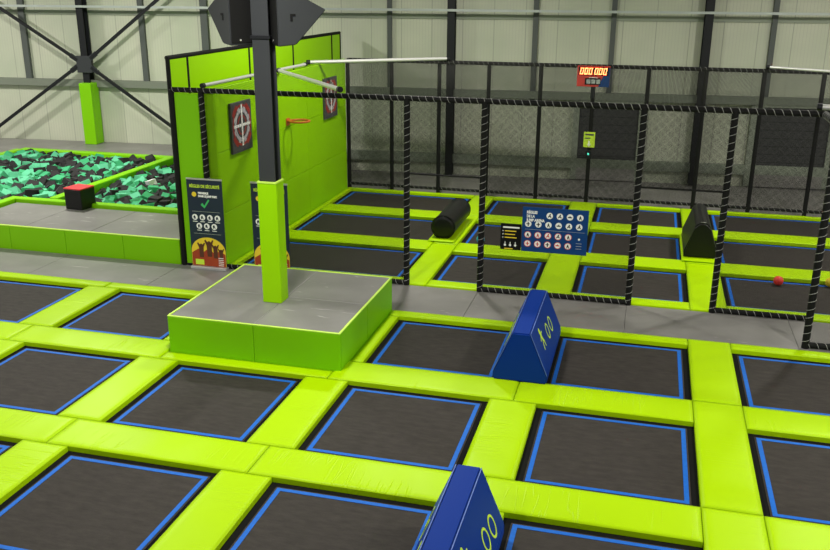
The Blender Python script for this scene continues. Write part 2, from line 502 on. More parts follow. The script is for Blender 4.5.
# ---- fenced arena behind
BXL = {'G': -7.054, 'H': -3.381, 'I': -.914, 'J': 1.60}
BXR = {'G': -4.084, 'H': -1.715, 'I': .82, 'J': 4.57}
BYB = {1: 19.25, 2: 16.83, 3: 14.40}
BYT = {1: 20.694, 2: 18.419, 3: 15.979}
CAGE = 'trampolines inside the net cage'
CPAD = 'lime safety pads inside the net cage'
cname = {'G': 'wide left column by the target wall', 'H': 'column left of centre', 'I': 'column right of centre', 'J': 'wide right column'}
rname = {1: 'rearmost', 2: 'middle', 3: 'nearest'}
clab = {'G': '%s wide black trampoline beside the lime target wall inside the cage',
        'H': '%s of three small caged trampolines right of the black roller',
        'I': '%s of three small caged trampolines left of the black padded hump',
        'J': '%s wide black trampoline right of the black padded hump in the cage'}
FX, EX = -7.27, 5.2
cols = ['G', 'H', 'I', 'J']
bm_ = {}
def bmid(a, b): return (BXR[a]+BXL[b])/2
for c in cols:
    for r in (1, 2, 3):
        trampoline(BXL[c], BXR[c], BYB[r], BYT[r], clab[c] % rname[r].capitalize(), CAGE)
pc = {'G': 'beside the target wall', 'H': 'right of the black roller', 'I': 'left of the black hump', 'J': 'right of the black hump'}
for k, c in enumerate(cols):
    x0 = FX if k == 0 else BXL[c]-OP
    x1 = BXR[c]+OP if c != 'J' else EX
    x0 = BXL[c]-OP
    pad(x0, x1, BYT[1]+OP, 20.97, 'rear lime pad at the back fence, in the column %s' % pc[c], CPAD)
    pad(x0, x1, BYT[2]+OP, BYB[1]-OP, 'lime crosswise pad between rear and middle trampolines %s' % pc[c], CPAD)
    pad(x0, x1, BYT[3]+OP, BYB[2]-OP, 'lime crosswise pad between middle and nearest trampolines %s' % pc[c], CPAD)
    pad(x0, x1, 13.96, BYB[3]-OP, 'lime edge pad by the walkway, in the caged column %s' % pc[c], CPAD)
for k in range(3):
    a, b_ = cols[k], cols[k+1]
    lab = ['under the black roller’s line', 'between the two small trampoline columns', 'under the black hump’s line'][k]
    for (y0, y1, w) in ((13.96, 16.55, 'nearest'), (16.55, 19.0, 'middle'), (19.0, 20.97, 'farthest')):
        pad(BXR[a]+OP, BXL[b_]-OP, y0, y1, 'lime lengthwise cage pad %s, the %s one' % (lab, w), CPAD)
for (y0, y1, w) in ((13.96, 16.55, 'nearest'), (16.55, 19.0, 'middle'), (19.0, 20.97, 'farthest')):
    pad(-7.28, BXL['G']-OP, y0, y1, 'lime pad along the foot of the target wall, the %s one' % w, CPAD)

# ------------------------------------------------------------------ floor, walkway
o = link('floor', bx(-30, 14, -4, 34, -.25, -.03), M['concrete']); struct(o)
wx = [-13.0, -10.53, -8.15, -5.05, -2.55, -.08, 2.39, 5.2]
wx = [-15.5] + wx
for i in range(len(wx)-1):
    a, b_ = wx[i]+.002, wx[i+1]-.002
    if not in_frame([(a, FY1, .03), (b_, 13.95, .03)], 0): continue
    lab = ['grey walkway mat at the far left, below the green deck front', 'grey walkway mat at the far left, below the green deck front',
           'grey walkway mat below the deck’s right end', 'grey walkway mat in front of the two roll-up banners',
           'grey walkway mat just right of the raised platform', 'grey walkway mat behind the rear blue wedge block',
           'grey walkway mat before the cage opening by the black hump', 'grey walkway mat at the right edge, where the fence steps forward'][i]
    if i == 0: continue
    o = link('walkway_mat', bx(a, b_, FY1+.01, 13.955, -.02, .035, bev=.006, seg=2), M['walk'])
    tag(o, lab, 'floor mat', 'grey walkway mats')

# ------------------------------------------------------------------ raised platform
PZ = .60
t = thing('padded_platform', 'raised square platform with grey top and lime sides around the black column', 'platform', ((PX0+PX1)/2, (PY0+PY1)/2, 0))
def rel(bm, o):
    bmesh.ops.translate(bm, verts=bm.verts, vec=-Vector(o.location)); return bm
mx_, my_ = (PX0+PX1)/2+.02, (PY0+PY1)/2-.05
link('core', rel(bx(PX0+.04, PX1-.04, PY0+.04, PY1-.04, -.02, PZ-.04), t), M['black'], t)
for (a, b_) in ((PX0, mx_), (mx_, PX1)):
    link('side_panel', rel(bx(a+.002, b_-.002, PY0, PY0+.035, .0, PZ-.012, bev=.008, seg=2), t), M['lime'], t)
    link('side_panel', rel(bx(a+.002, b_-.002, PY1-.035, PY1, .0, PZ-.012, bev=.008, seg=2), t), M['lime'], t)
for (a, b_) in ((PY0+.036, my_), (my_, PY1-.036)):
    link('side_panel', rel(bx(PX0, PX0+.035, a+.002, b_-.002, .0, PZ-.012, bev=.008, seg=2), t), M['lime'], t)
    link('side_panel', rel(bx(PX1-.035, PX1, a+.002, b_-.002, .0, PZ-.012, bev=.008, seg=2), t), M['lime'], t)
CX0, CX1, CY0, CY1 = -5.19, -4.905, 11.06, 11.33
for (a, b_) in ((PX0+.03, mx_), (mx_, PX1-.03)):
    for (c, d) in ((PY0+.03, my_), (my_, PY1-.03)):
        o = link('top_mat', rel(bx(a+.004, b_-.004, c+.004, d-.004, PZ-.04, PZ, bev=.008, seg=2), t), M['deck'], t)
bm = bmesh.new()
box(bm, PX0, PX1, PY0, PY0+.028, PZ-.012, PZ+.004, bev=.004); box(bm, PX0, PX1, PY1-.028, PY1, PZ-.012, PZ+.004, bev=.004)
box(bm, PX0, PX0+.028, PY0+.028, PY1-.028, PZ-.012, PZ+.004); box(bm, PX1-.028, PX1, PY0+.028, PY1-.028, PZ-.012, PZ+.004)
link('edge_piping', rel(bm, t), M['lime_edge'], t)
bm = bmesh.new()
box(bm, mx_-.004, mx_+.004, PY0+.03, PY1-.03, PZ-.02, PZ+.001); box(bm, PX0+.03, PX1-.03, my_-.004, my_+.004, PZ-.02, PZ+.001)
link('top_seam', rel(bm, t), M['seam'], t)

# ------------------------------------------------------------------ column with speakers
t = thing('steel_column', 'black steel column rising from the raised platform, lime padding round its foot', 'column', ((CX0+CX1)/2, (CY0+CY1)/2, PZ))
def rz(bm, o): bmesh.ops.translate(bm, verts=bm.verts, vec=-Vector(o.location)); return bm
bm = bmesh.new()
hx0, hx1 = -5.165, -4.925
box(bm, hx0, hx1, 11.09, 11.11, PZ, 7.4); box(bm, hx0, hx1, 11.28, 11.30, PZ, 7.4)
box(bm, -5.055, -5.035, 11.11, 11.28, PZ, 7.4)
link('shaft', rz(bm, t), M['dark_steel'], t)
bm = bmesh.new(); box(bm, CX0, CX0+.03, CY0+.03, CY1-.0, PZ, 2.37, bev=.008); box(bm, CX0, CX1, CY0, CY0+.03, PZ, 2.37, bev=.008)
box(bm, CX1-.03, CX1, CY0+.03, CY1, PZ, 2.37, bev=.008); box(bm, CX0+.03, CX1-.03, CY1-.03, CY1, PZ, 2.37, bev=.008)
link('column_padding', rz(bm, t), M['lime_paint'], t)
bm = bmesh.new(); box(bm, CX0-.004, CX1+.004, CY0-.006, CY0+.035, 2.365, 2.385); box(bm, CX1-.03, CX1+.004, CY0+.035, CY1, 2.365, 2.385); box(bm, CX0-.004, CX0+.03, CY0+.035, CY1, 2.365, 2.385)
link('padding_piping', rz(bm, t), M['lime_edge'], t)
bm = bmesh.new(); box(bm, hx0-.02, hx1+.02, 11.07, 11.32, 4.31, 4.35)
link('cable_clamp', rz(bm, t), M['black_steel'], t)

def speaker(label, loc, yaw, sd):
    """wedge cabinet: upright grille, back sloping so that it is deep above and shallow below; sd = side of the outer corner"""
    t = thing('loudspeaker', label, 'loudspeaker', loc, yaw, 'loudspeakers clamped to the black column')
    w, h, hb, d0, d1 = .34, .80, .46, .24, .66
    xa, xb = (0, w) if sd < 0 else (-w, 0)
    bm = bmesh.new()
    lo = [bm.verts.new(p) for p in ((xa, 0, 0), (xb, 0, 0), (xb, d0, .02), (xa, d0, .02))]
    hi = [bm.verts.new(p) for p in ((xa, 0, h), (xb, 0, h), (xb, d1, hb), (xa, d1, hb))]
    bm.faces.new(lo[::-1]); bm.faces.new(hi)
    for i in range(4): bm.faces.new((lo[i], lo[(i+1) % 4], hi[(i+1) % 4], hi[i]))
    bmesh.ops.bevel(bm, geom=bm.edges[:], offset=.012, segments=2, affect='EDGES')
    link('cabinet', bm, M['dark_steel'], t)
    link('grille', bx(xa+.012, xb-.012, -.014, -.001, .03, h-.02, bev=.004), M['black'], t)
    bm = bmesh.new(); disc(bm, ((xa+xb)/2-.03, -.015, .07), .012, ((1, 0, 0), (0, 0, 1), (0, -1, 0)))
    link('badge', bm, M['alu'], t)
    xs = 0
    bm = bmesh.new()
    poly(bm, [(.13, .36), (.20, .36), (.20, .33), (.16, .33), (.16, .27), (.13, .27)], (xs, .04, .05), ((0, 1, 0), (0, 0, 1), (sd, 0, 0)), .008)
    link('handle', bm, M['black'], t)
    xo = xb if sd < 0 else xa
    bm = bmesh.new(); box(bm, min(xo, xo-sd*.06), max(xo, xo-sd*.06), .05, .12, .30, .42)
    link('bracket', bm, M['black_steel'], t)
    return t
speaker('black wedge-shaped loudspeaker left of the column, white dot on its grille', (-5.40, 10.93, 4.22), R(52), -1)
speaker('black wedge-shaped loudspeaker right of the column, over the lime wall', (-4.73, 10.95, 4.22), R(-52), 1)

# ------------------------------------------------------------------ blue wedges
def wedge(label, x0, x1, y0, y1, z0, h, fig_y, ring_ys, mats, name='wedge_block'):
    t = thing(name, label, 'gym wedge', ((x0+x1)/2, (y0+y1)/2, z0))
    w = (x1-x0)/2; tw = .12; L = (y1-y0)/2; kz = .12
    prof = [(-w, 0), (w, 0), (w, kz), (tw, h), (-tw, h), (-w, kz)]
    bm = bmesh.new(); prism(bm, prof, -L, L)
    bmesh.ops.bevel(bm, geom=bm.edges[:], offset=.018, segments=3, affect='EDGES')
    link('body', bm, mats[0], t, smooth=False)
    # stitched seams along the top edges and the ends
    bm = bmesh.new()
    for s in (-1, 1):
        tube(bm, (s*(tw+.002), -L+.02, h-.003), (s*(tw+.002), L-.02, h-.003), .005, 6)
        tube(bm, (s*tw, -L+.012, h-.006), (s*w, -L+.012, kz), .004, 6)
    link('seam', bm, mats[1], t)
    for s in (1, -1):
        nm = Vector((s*(h-kz), 0, (w-tw))).normalized(); up = Vector((-s*(w-tw), 0, h-kz)).normalized(); rt = Vector((0, s, 0))
        base = Vector((s*w, 0, kz)) + nm*.001
        ax = (rt, up, nm)
        for (yy, u) in ring_ys:
            bm = bmesh.new()
            ring(bm, base+rt*(s*(yy))+up*u, .10, .026, ax, th=.003, sx=.82)
            link('ring_emblem', bm, M['lime_print'], t)
        # leaping figure drawn as one continuous silhouette
        c = base+rt*(s*fig_y)+up*.36
        sil = [(-.03, .15), (-.065, .13), (-.075, .09), (-.05, .06), (-.07, .03), (-.12, .0), (-.11, -.02), (-.05, .01), (-.03, .02), (-.02, -.03),
               (-.06, -.08), (-.08, -.15), (-.06, -.155), (-.035, -.09), (.005, -.045), (.04, -.07), (.055, -.15), (.075, -.145), (.065, -.06),
               (.03, -.01), (.01, .03), (.03, .045), (.08, .05), (.085, .07), (.03, .07), (.0, .065), (.005, .10), (-.005, .135)]
        bm = bmesh.new(); poly(bm, [(x*s, z) for x, z in sil], c, ax, .003)
        link('figure_emblem', bm, M['lime_print'], t)
    return t
wedge('rear blue padded wedge block with lime emblem, behind the middle row of trampolines', -1.695, -.985, 10.50, 12.30, PADZ, .68, -.40, [(.03, .29), (.32, .285)], (M['blue_vinyl'], M['blue_dark']))
wedge('front blue padded wedge block with two lime rings, cut by the bottom edge', -1.695, -.985, 5.30, 7.10+.03, PADZ, .68, -.20, [(.335, .20), (.585, .175)], (M['blue_vinyl'], M['blue_dark']))

# ------------------------------------------------------------------ black roller and hump in the cage
t = thing('padded_roller', 'black padded cylinder lying lengthwise on the lime pads behind the fence', 'gym roller', (-3.83, 17.6, PADZ))
bm = bmesh.new()
prof = [(0, -.84), (.17, -.84), (.215, -.825), (.24, -.79), (.245, -.7), (.245, .7), (.24, .79), (.215, .825), (.17, .84), (0, .84)]
N = 32; rings_ = []
for r_, y_ in prof:
    if r_ == 0: rings_.append([bm.verts.new((0, y_, .265))]); continue
    rings_.append([bm.verts.new((r_*math.cos(2*math.pi*i/N), y_, .265+r_*math.sin(2*math.pi*i/N))) for i in range(N)])
for a, b_ in zip(rings_[:-1], rings_[1:]):
    for i in range(N):
        j = (i+1) % N
        if len(a) == 1: bm.faces.new((a[0], b_[i], b_[j]))
        elif len(b_) == 1: bm.faces.new((a[i], a[j], b_[0]))
        else: bm.faces.new((a[i], a[j], b_[j], b_[i]))
link('body', bm, M['black_vinyl'], t, smooth=True)
for yy in (-.80, .80):
    bm = bmesh.new(); ring(bm, (0, yy, .265), .243, .012, ((1, 0, 0), (0, 0, 1), (0, -1, 0)), n=32, th=.012)
    link('seam', bm, M['black'], t)
bm = pad_mesh(-.27, .27, -1.0, .95, z0=0.012, z1=.035, seed=77)
link('saddle_pad', bm, M['lime_y'], t, smooth=True)

t = thing('padded_hump', 'black padded ridge block with rounded top on the lime pad behind the fence', 'gym block', (1.18, 17.65, PADZ+.02))
bm = bmesh.new()
pr = [(-.30, 0), (.30, 0), (.30, .14)]
for i in range(9):
    a_ = math.pi*i/8
    pr.append((.15*math.cos(a_), .565+.125*math.sin(a_)))
pr.append((-.30, .14))
prism(bm, pr, -.82, .82)
bmesh.ops.bevel(bm, geom=[e for e in bm.edges if abs(e.verts[0].co.y-e.verts[1].co.y) < .3], offset=.03, segments=3, affect='EDGES')
link('body', bm, M['black_vinyl'], t)
bm = bmesh.new(); rect(bm, -.05, .05, -.006, .006, (0, -.78, .692), ((1, 0, 0), (0, 1, 0), (0, 0, 1)), .006)
link('label_tab', bm, M['lacing'], t)
link('foot_pad', pad_mesh(-.34, .34, -1.05, .9, z0=-.008, z1=.006, seed=5, skirt=.004), M['lime_y'], t, smooth=True)

def ball(name, label, x, y, r, m_):
    bm = bmesh.new(); bmesh.ops.create_uvsphere(bm, u_segments=24, v_segments=16, radius=r)
    o = link(name, bm, m_, smooth=True); o.location = (x, y, r+.004); tag(o, label, 'ball', 'small balls inside the cage')
ball('ball', 'small red ball on the nearest right trampoline in the cage', 2.46, 15.78, .085, M['ball_red'])
ball('ball', 'small yellow ball at the right edge of the cage', 3.33, 15.93, .085, M['ball_yellow'])
ball('ball', 'small turquoise ball beside the black roller', -3.08, 16.95, .085, M['ball_teal'])

# ------------------------------------------------------------------ cage: nets and fences
def net_mesh(bm, P0, ux, uy, W, H, pitch, cord):
    """diamond net in the rectangle P0 + a*ux + b*uy, each cord a thin square bar"""
    P0 = Vector(P0); ux = Vector(ux).normalized(); uy = Vector(uy).normalized(); nz = ux.cross(uy)
    st = pitch*math.sqrt(2)
    def seg(a, b):
        A = P0+ux*a[0]+uy*a[1]; B = P0+ux*b[0]+uy*b[1]
        d = (B-A)
        if d.length < .01: return
        d.normalize(); s = d.cross(nz)*cord/2; q = nz*cord/2
        va = [bm.verts.new(A+s), bm.verts.new(A+q), bm.verts.new(A-s), bm.verts.new(A-q)]
        vb = [bm.verts.new(B+s), bm.verts.new(B+q), bm.verts.new(B-s), bm.verts.new(B-q)]
        for i in range(4): bm.faces.new((va[i], va[(i+1) % 4], vb[(i+1) % 4], vb[i]))
    k = -H
    while k < W:                       # rising to the right: a-b = k
        a0 = max(0, k); b0 = a0-k; a1 = min(W, k+H); b1 = a1-k
        if a1 > a0: seg((a0, b0), (a1, b1))
        k += st
    k = 0
    while k < W+H:                     # falling: a+b = k
        a0 = max(0, k-H); b0 = k-a0; a1 = min(W, k); b1 = k-a1
        if a1 > a0: seg((a0, b0), (a1, b1))
        k += st
    return bm

def helix(a, b, R_, step=.12, r=.0026):
    """one cord wound round the tube a-b"""
    a = Vector(a); b = Vector(b); d = (b-a); L = d.length; d.normalize()
    e1 = d.orthogonal().normalized(); e2 = d.cross(e1)
    n = max(8, int(L/step*9)); bm = bmesh.new(); prev = None
    for i in range(n+1):
        t = i/n*L/step*2*math.pi
        rad = e1*math.cos(t)+e2*math.sin(t)
        c = a+d*(L*i/n)+rad*R_
        cur = [bm.verts.new(c+rad*r), bm.verts.new(c+d*r*1.3), bm.verts.new(c-rad*r), bm.verts.new(c-d*r*1.3)]
        if prev:
            for k in range(4): bm.faces.new((prev[k], prev[(k+1) % 4], cur[(k+1) % 4], cur[k]))
        prev = cur
    return bm

FH = 3.24
# front fence at y = 13.97
FYF = 13.97
front = thing('net_fence', 'black front net fence of the cage along the grey walkway, with door openings', 'fence', (-2.5, FYF, 0))
def add(o_parent, name, bm, m_, lab=None):
    bmesh.ops.translate(bm, verts=bm.verts, vec=-Vector(o_parent.location))
    q = link(name, bm, m_, o_parent)
    if lab: q['label'] = lab
    return q
def post(par, x, y, z0, z1, r=.052, lace=True):
    bm = bmesh.new(); tube(bm, (x, y, z0), (x, y, z1), r, 14)
    q = add(par, 'post', bm, M['black'])
    if lace:
        l = helix((x, y, z0+.05), (x, y, z1-.1), r+.002)
        bmesh.ops.translate(l, verts=l.verts, vec=-Vector(par.location))
        link('lacing', l, M['lacing'], q)
def rail(par, a, b, r=.045, lace=True, up=(0, -.03, .034)):
    bm = bmesh.new(); tube(bm, a, b, r, 12); q = add(par, 'rail', bm, M['black'])
    if lace:
        l = helix(a, b, r+.002); bmesh.ops.translate(l, verts=l.verts, vec=-Vector(par.location)); link('lacing', l, M['lacing'], q)
fposts = [-7.52, -3.82, -2.53, -.06, 1.255]
for x in fposts: post(front, x, FYF, .0, FH)
post(front, -8.09, FYF, 0, FH, lace=False)
rail(front, (-8.09, FYF, FH), (2.72, FYF, FH), .045)
for a, b_ in ((-7.52, -3.82), (-2.53, -.06), (1.255, 2.72)):
    rail(front, (a, FYF, .075), (b_, FYF, .075), .045, up=(0, -.034, .03))
bm = bmesh.new(); tube(bm, (-3.82, FYF, 2.0), (-2.53, FYF, 2.0), .016, 8); add(front, 'header_rail', bm, M['black'])
bm = bmesh.new(); tube(bm, (-.06, FYF, 2.0), (1.255, FYF, 2.0), .016, 8); add(front, 'header_rail', bm, M['black'])
NP, NC = .0135, .0025
for a, b_, z in ((-7.52, -3.82, .07), (-3.82, -2.53, 2.0), (-2.53, -.06, .07), (-.06, 1.255, 2.0), (1.255, 2.72, .07)):
    bm = bmesh.new(); net_mesh(bm, (a+.03, FYF, z), (1, 0, 0), (0, 0, 1), b_-a-.06, FH-z-.02, NP, NC)
    add(front, 'net_panel', bm, M['net'])
# step forward at the right
side = thing('net_fence', 'short black net fence stepping forward over the walkway at the right edge', 'fence', (2.48, 12.8, 0))
post(side, 2.48, 12.80, .036, FH)
rail(side, (2.48, 12.80, FH), (2.48, FYF-.06, FH), .045, lace=True, up=(-.03, 0, .034))
rail(side, (2.48, 12.80, FH), (5.0, 12.80, FH))
rail(side, (2.48, 12.80, .085), (5.0, 12.80, .085), up=(0, -.034, .03))
post(side, 5.0, 12.80, .036, FH)
bm = bmesh.new(); net_mesh(bm, (2.51, 12.8, .07), (1, 0, 0), (0, 0, 1), 2.46, FH-.1, NP, NC); add(side, 'net_panel', bm, M['net'])
# back fence at y = 21.0
BYF = 21.02
back = thing('net_fence', 'black rear net fence of the cage, nearest the building wall', 'fence', (-2.5, BYF, 0))
bposts = [-7.27, -6.14, -4.94, -3.73, -2.50, -1.28, -.06, 1.13+.05, 2.40, 3.62, 4.84]
for x in bposts: post(back, x, BYF, 0, FH, r=.048, lace=False)
rail(back, (-7.27, BYF, FH), (4.9, BYF, FH), .045)
rail(back, (-7.27, BYF, .15), (4.9, BYF, .15), .035)
bm = bmesh.new(); net_mesh(bm, (-7.25, BYF, .1), (1, 0, 0), (0, 0, 1), 12.1, FH-.12, .018, .0026)
add(back, 'net_panel', bm, M['net'])
# roof net
rn = thing('roof_net', 'fine grey net stretched flat over the cage as its roof', 'net', (-2.5, 17.5, FH+.03))
bm = bmesh.new(); net_mesh(bm, (-7.25, FYF+.05, FH+.035), (1, 0, 0), (0, 1, 0), 9.75, BYF-FYF-.1, .10, .0028)
add(rn, 'net_panel', bm, M['roof_net'])
bm = bmesh.new(); net_mesh(bm, (2.50, 12.85, FH+.035), (1, 0, 0), (0, 1, 0), 2.4, BYF-12.9, .10, .0028)
add(rn, 'net_panel', bm, M['roof_net'])
def pipe(a, b, label, r=.04, m_='pipe'):
    t = thing('roof_pipe', label, 'pipe', a)
    bm = bmesh.new(); tube(bm, a, b, r, 12); add(t, 'tube', bm, M[m_])
    d = (Vector(b)-Vector(a)).normalized()
    for e in (Vector(a), Vector(b)):
        bm = bmesh.new(); tube(bm, e-d*.02, e+d*.05, r+.012, 12); add(t, 'end_clamp', bm, M['black_steel'])
pipe((-7.50, 14.0, FH+.08), (-7.30, 18.3, FH+.10), 'pale pipe sloping along the near top of the target wall', .032)
pipe((-7.32, 16.9, FH+.09), (-5.03, 14.1, FH+.09), 'pale pipe running diagonally from the target wall to the front fence')
pipe((-7.5, 18.95, FH+.09), (-4.74, 20.95, FH+.09), 'pale pipe running diagonally from the target wall to the rear fence')
pipe((2.44, 20.95, FH+.09), (4.6, 19.6, FH+.09), 'pale pipe at the right edge, starting on the rear fence', .028)
pipe((2.40, 14.05, FH+.09), (4.6, 13.85, FH+.09), 'pale pipe at the right edge, near the stepped fence')

# rules boards hung on the front fence
t = thing('rules_board', 'blue rules board with rows of white round pictograms on the fence', 'sign', (-1.31, 13.88, 1.21))
AX = ((1, 0, 0), (0, 0, 1), (0, -1, 0))
link('panel', bx(-.53, .53, 0, .02, -.375, .375, bev=.004), M['board_blue'], t)
text('heading', 'RÈGLES', .062, (-.46, -.001, .27), AX, M['white'], t, bold=.003, width=.17)
text('heading', 'DE LA', .062, (-.46, -.001, .205), AX, M['white'], t, bold=.003, width=.13)
text('heading', 'JUMP ARENA', .062, (-.46, -.001, .14), AX, M['white'], t, bold=.003, width=.30)
rnd = random.Random(3)
def picto(x, z, red):
    bw = bmesh.new(); disc(bw, (x, -.001, z), .052, AX, 24, .004); pd = link('pictogram', bw, M['white'], t)
    if red:
        br = bmesh.new(); ring(br, (x, -.006, z), .053, .008, AX, th=.002); link('prohibition_ring', br, M['red_print'], pd)
    bd = bmesh.new(); k = rnd.randint(0, 3); P_ = (x, -.006, z)
    if k == 0: poly(bd, [(-.008, -.035), (.008, -.035), (.008, -.005), (.03, -.005), (.03, .006), (.008, .006), (.008, .03), (-.008, .03), (-.008, .006), (-.03, .006), (-.03, -.005), (-.008, -.005)], P_, AX, .002)
    elif k == 1: poly(bd, [(-.03, -.02), (-.02, -.03), (.0, -.01), (.02, -.03), (.03, -.02), (.01, .005), (.02, .03), (.0, .035), (-.005, .01)], P_, AX, .002)
    elif k == 2: poly(bd, [(-.034, -.012), (.034, -.012), (.034, .0), (.01, .006), (.0, .022), (-.01, .006), (-.034, .0)], P_, AX, .002)
    else: poly(bd, [(-.02, -.035), (-.008, -.035), (.002, -.005), (.012, -.035), (.024, -.035), (.010, .012), (.0, .035), (-.010, .012)], P_, AX, .002)
    link('pictogram_figure', bd, M['spring'] if not red else M['red_print'] if rnd.random() < .5 else M['spring'], pd)
for i in range(4): picto(-.09+i*.163, .25, False)
for i in range(6): picto(-.43+i*.164, .095, False)
for i in range(5): picto(-.43+i*.164, -.085, True)
for i in range(5): picto(-.43+i*.164, -.235, True)
bm = bmesh.new(); rect(bm, -.48, .48, .002, .006, (0, -.001, 0), AX, .002); link('dividing_line', bm, M['alu'], t)
bm = bmesh.new(); disc(bm, (.40, -.001, -.11), .018, AX, 12, .002); link('small_badge', bm, M['white'], t)
for k in range(3):
    bm = bmesh.new(); rect(bm, -.045, .045, -.004, .004, (.40, -.001, -.18-.045*k), AX, .002); link('small_print', bm, M['alu'], t)
t = thing('rules_board', 'small black notice with yellow lines beside the blue rules board', 'sign', (-2.02, 13.88, 1.06))
link('panel', bx(-.17, .17, 0, .015, -.22, .22, bev=.003), M['spring'], t)
bm = bmesh.new(); rect(bm, -.13, .14, .15, .175, (0, -.001, 0), AX, .002)
for k, dz in enumerate((.10, .045, -.01)): disc(bm, (-.13, -.001, dz), .009, AX, 10, .002)
for k in range(3):
    c = (-.09+.085*k, -.001, -.13); disc(bm, Vector(c)+Vector((0, 0, -.01)), .02, AX, 12, .002); rect(bm, -.006, .006, .0, .045, c, AX, .002)
link('white_mark', bm, M['white'], t)
for dz, ln in ((.10, .09), (.045, .07), (-.01, .10), (-.20, .04)):
    bm = bmesh.new(); rect(bm, -.10, ln, dz-.008, dz+.008, (0, -.001, 0), AX, .002); link('yellow_line', bm, M['yellow'], t)

# scoreboard on the rear fence
t = thing('scoreboard', 'small red and blue scoreboard with glowing red digits on the rear fence', 'scoreboard', (-1.29, 20.93, 3.02))
link('housing', bx(-.37, .37, .0, .05, -.235, .235, bev=.006), M['red_print'], t)
bm = bmesh.new(); poly(bm, [(.12, -.235), (.37, -.235), (.37, .2), (.30, .2)], (0, -.001, 0), AX, .003); link('blue_corner', bm, M['board_blue'], t)
bm = bmesh.new(); rect(bm, -.34, .34, .02, .21, (0, -.002, 0), AX, .004); rect(bm, -.19, .17, -.19, -.04, (0, -.002, 0), AX, .004); link('display', bm, M['spring'], t)
bm = bmesh.new()
def seg0(bm, cx, cz, w, h):
    for a, b_, c, d in ((-w/2, -w/2+.022, -h/2, h/2), (w/2-.022, w/2, -h/2, h/2), (-w/2, w/2, h/2-.022, h/2), (-w/2, w/2, -h/2, -h/2+.022)):
        poly(bm, [(a+c*.15, c), (b_+c*.15, c), (b_+d*.15, d), (a+d*.15, d)], (cx, -.007, cz), AX, .003)
for k in range(3): seg0(bm, -.265+k*.098, .115, .078, .15)
for k in range(3): seg0(bm, .06+k*.098, .115, .078, .15)
link('digit', bm, M['led'], t)
bm = bmesh.new(); rect(bm, -.10, .10, -.035, -.022, (0, -.007, 0), AX, .002)
link('caption', bm, M['white'], t)
bm = bmesh.new()
for k in range(3): rect(bm, -.15+k*.11, -.06+k*.11, -.165, -.07, (0, -.007, 0), AX, .002)
link('lower_digit', bm, M['girt'], t)
bm = bmesh.new(); box(bm, -.04, .04, .0, .09, -.5, -.235); link('mount', bm, M['black_steel'], t)
t = thing('notice', 'small yellow-green notice fixed to the rear fence post below the scoreboard', 'sign', (-1.29, 20.955, 1.56))
link('plate', bx(-.13, .13, -.01, .01, -.18, .18, bev=.003), M['lime_print'], t)
bm = bmesh.new(); rect(bm, -.10, .10, .10, .14, (0, -.011, 0), AX, .002); rect(bm, -.10, .02, .02, .05, (0, -.011, 0), AX, .002)
link('dark_text', bm, M['grey_print'], t)
bm = bmesh.new(); rect(bm, -.015, .015, -.15, -.02, (.0, -.011, 0), AX, .002); poly(bm, [(-.05, -.1), (0, -.16), (.05, -.1)], (0, -.011, 0), AX, .003); link('white_arrow', bm, M['white'], t)
t = thing('button_box', 'small dark box with a teal light on the rear fence post', 'control box', (-1.29, 20.955, 1.21))
link('case', bx(-.07, .07, -.04, .01, -.1, .1, bev=.01), M['black_steel'], t)
bm = bmesh.new(); disc(bm, (0, -.041, .02), .025, AX, 14, .01); link('light', bm, M['led_teal'], t)

# ------------------------------------------------------------------ target wall (inner) and tall outer wall
WX = -7.30
iw = thing('target_wall', 'lime panelled inner side wall of the cage carrying two targets', 'wall panel', (WX, 17.5, 0))
ys = [14.03, 18.33, 20.93]; zs = [0.0, 1.02, 2.14, 3.27]
for j in range(2):
    for k in range(3):
        add(iw, 'wall_panel', bx(WX-.05, WX, ys[j]+.004, ys[j+1]-.004, zs[k]+.004, zs[k+1]-.004, bev=.006), M['lime_paint'])
bm = bmesh.new(); box(bm, WX-.09, WX-.051, 14.03, 20.93, .0, 3.26); add(iw, 'backing', bm, M['black'])
ow = thing('tall_side_wall', 'taller lime outer side wall with black frame left of the cage', 'wall panel', (-8.15, 18.5, 0))
oy = [14.03, 14.68, 17.27, 19.64, 22.27, 22.93]
for a, b_ in zip(oy[:-1], oy[1:]):
    add(ow, 'wall_panel', bx(-8.17, -8.13, a+.03, b_-.03, .02, 3.12, bev=.004), M['lime_paint'])
    add(ow, 'upper_panel', bx(-8.17, -8.13, a+.03, b_-.03, 3.124, 3.74, bev=.004), M['lime_paint'])
for y_ in oy:
    bm = bmesh.new(); tube(bm, (-8.15, y_, 0), (-8.15, y_, 3.78), .04, 10); add(ow, 'post', bm, M['black'])
bm = bmesh.new(); tube(bm, (-8.15, 14.0, 3.77), (-8.15, 22.95, 3.77), .04, 10); add(ow, 'top_rail', bm, M['black'])
add(ow, 'end_panel', bx(-8.04, -7.58, 13.96, 14.0, .04, 3.18, bev=.006), M['lime'])
bm = bmesh.new(); tube(bm, (-8.08, 13.98, .05), (-7.53, 13.98, .05), .035, 10); add(ow, 'bottom_rail', bm, M['black'])

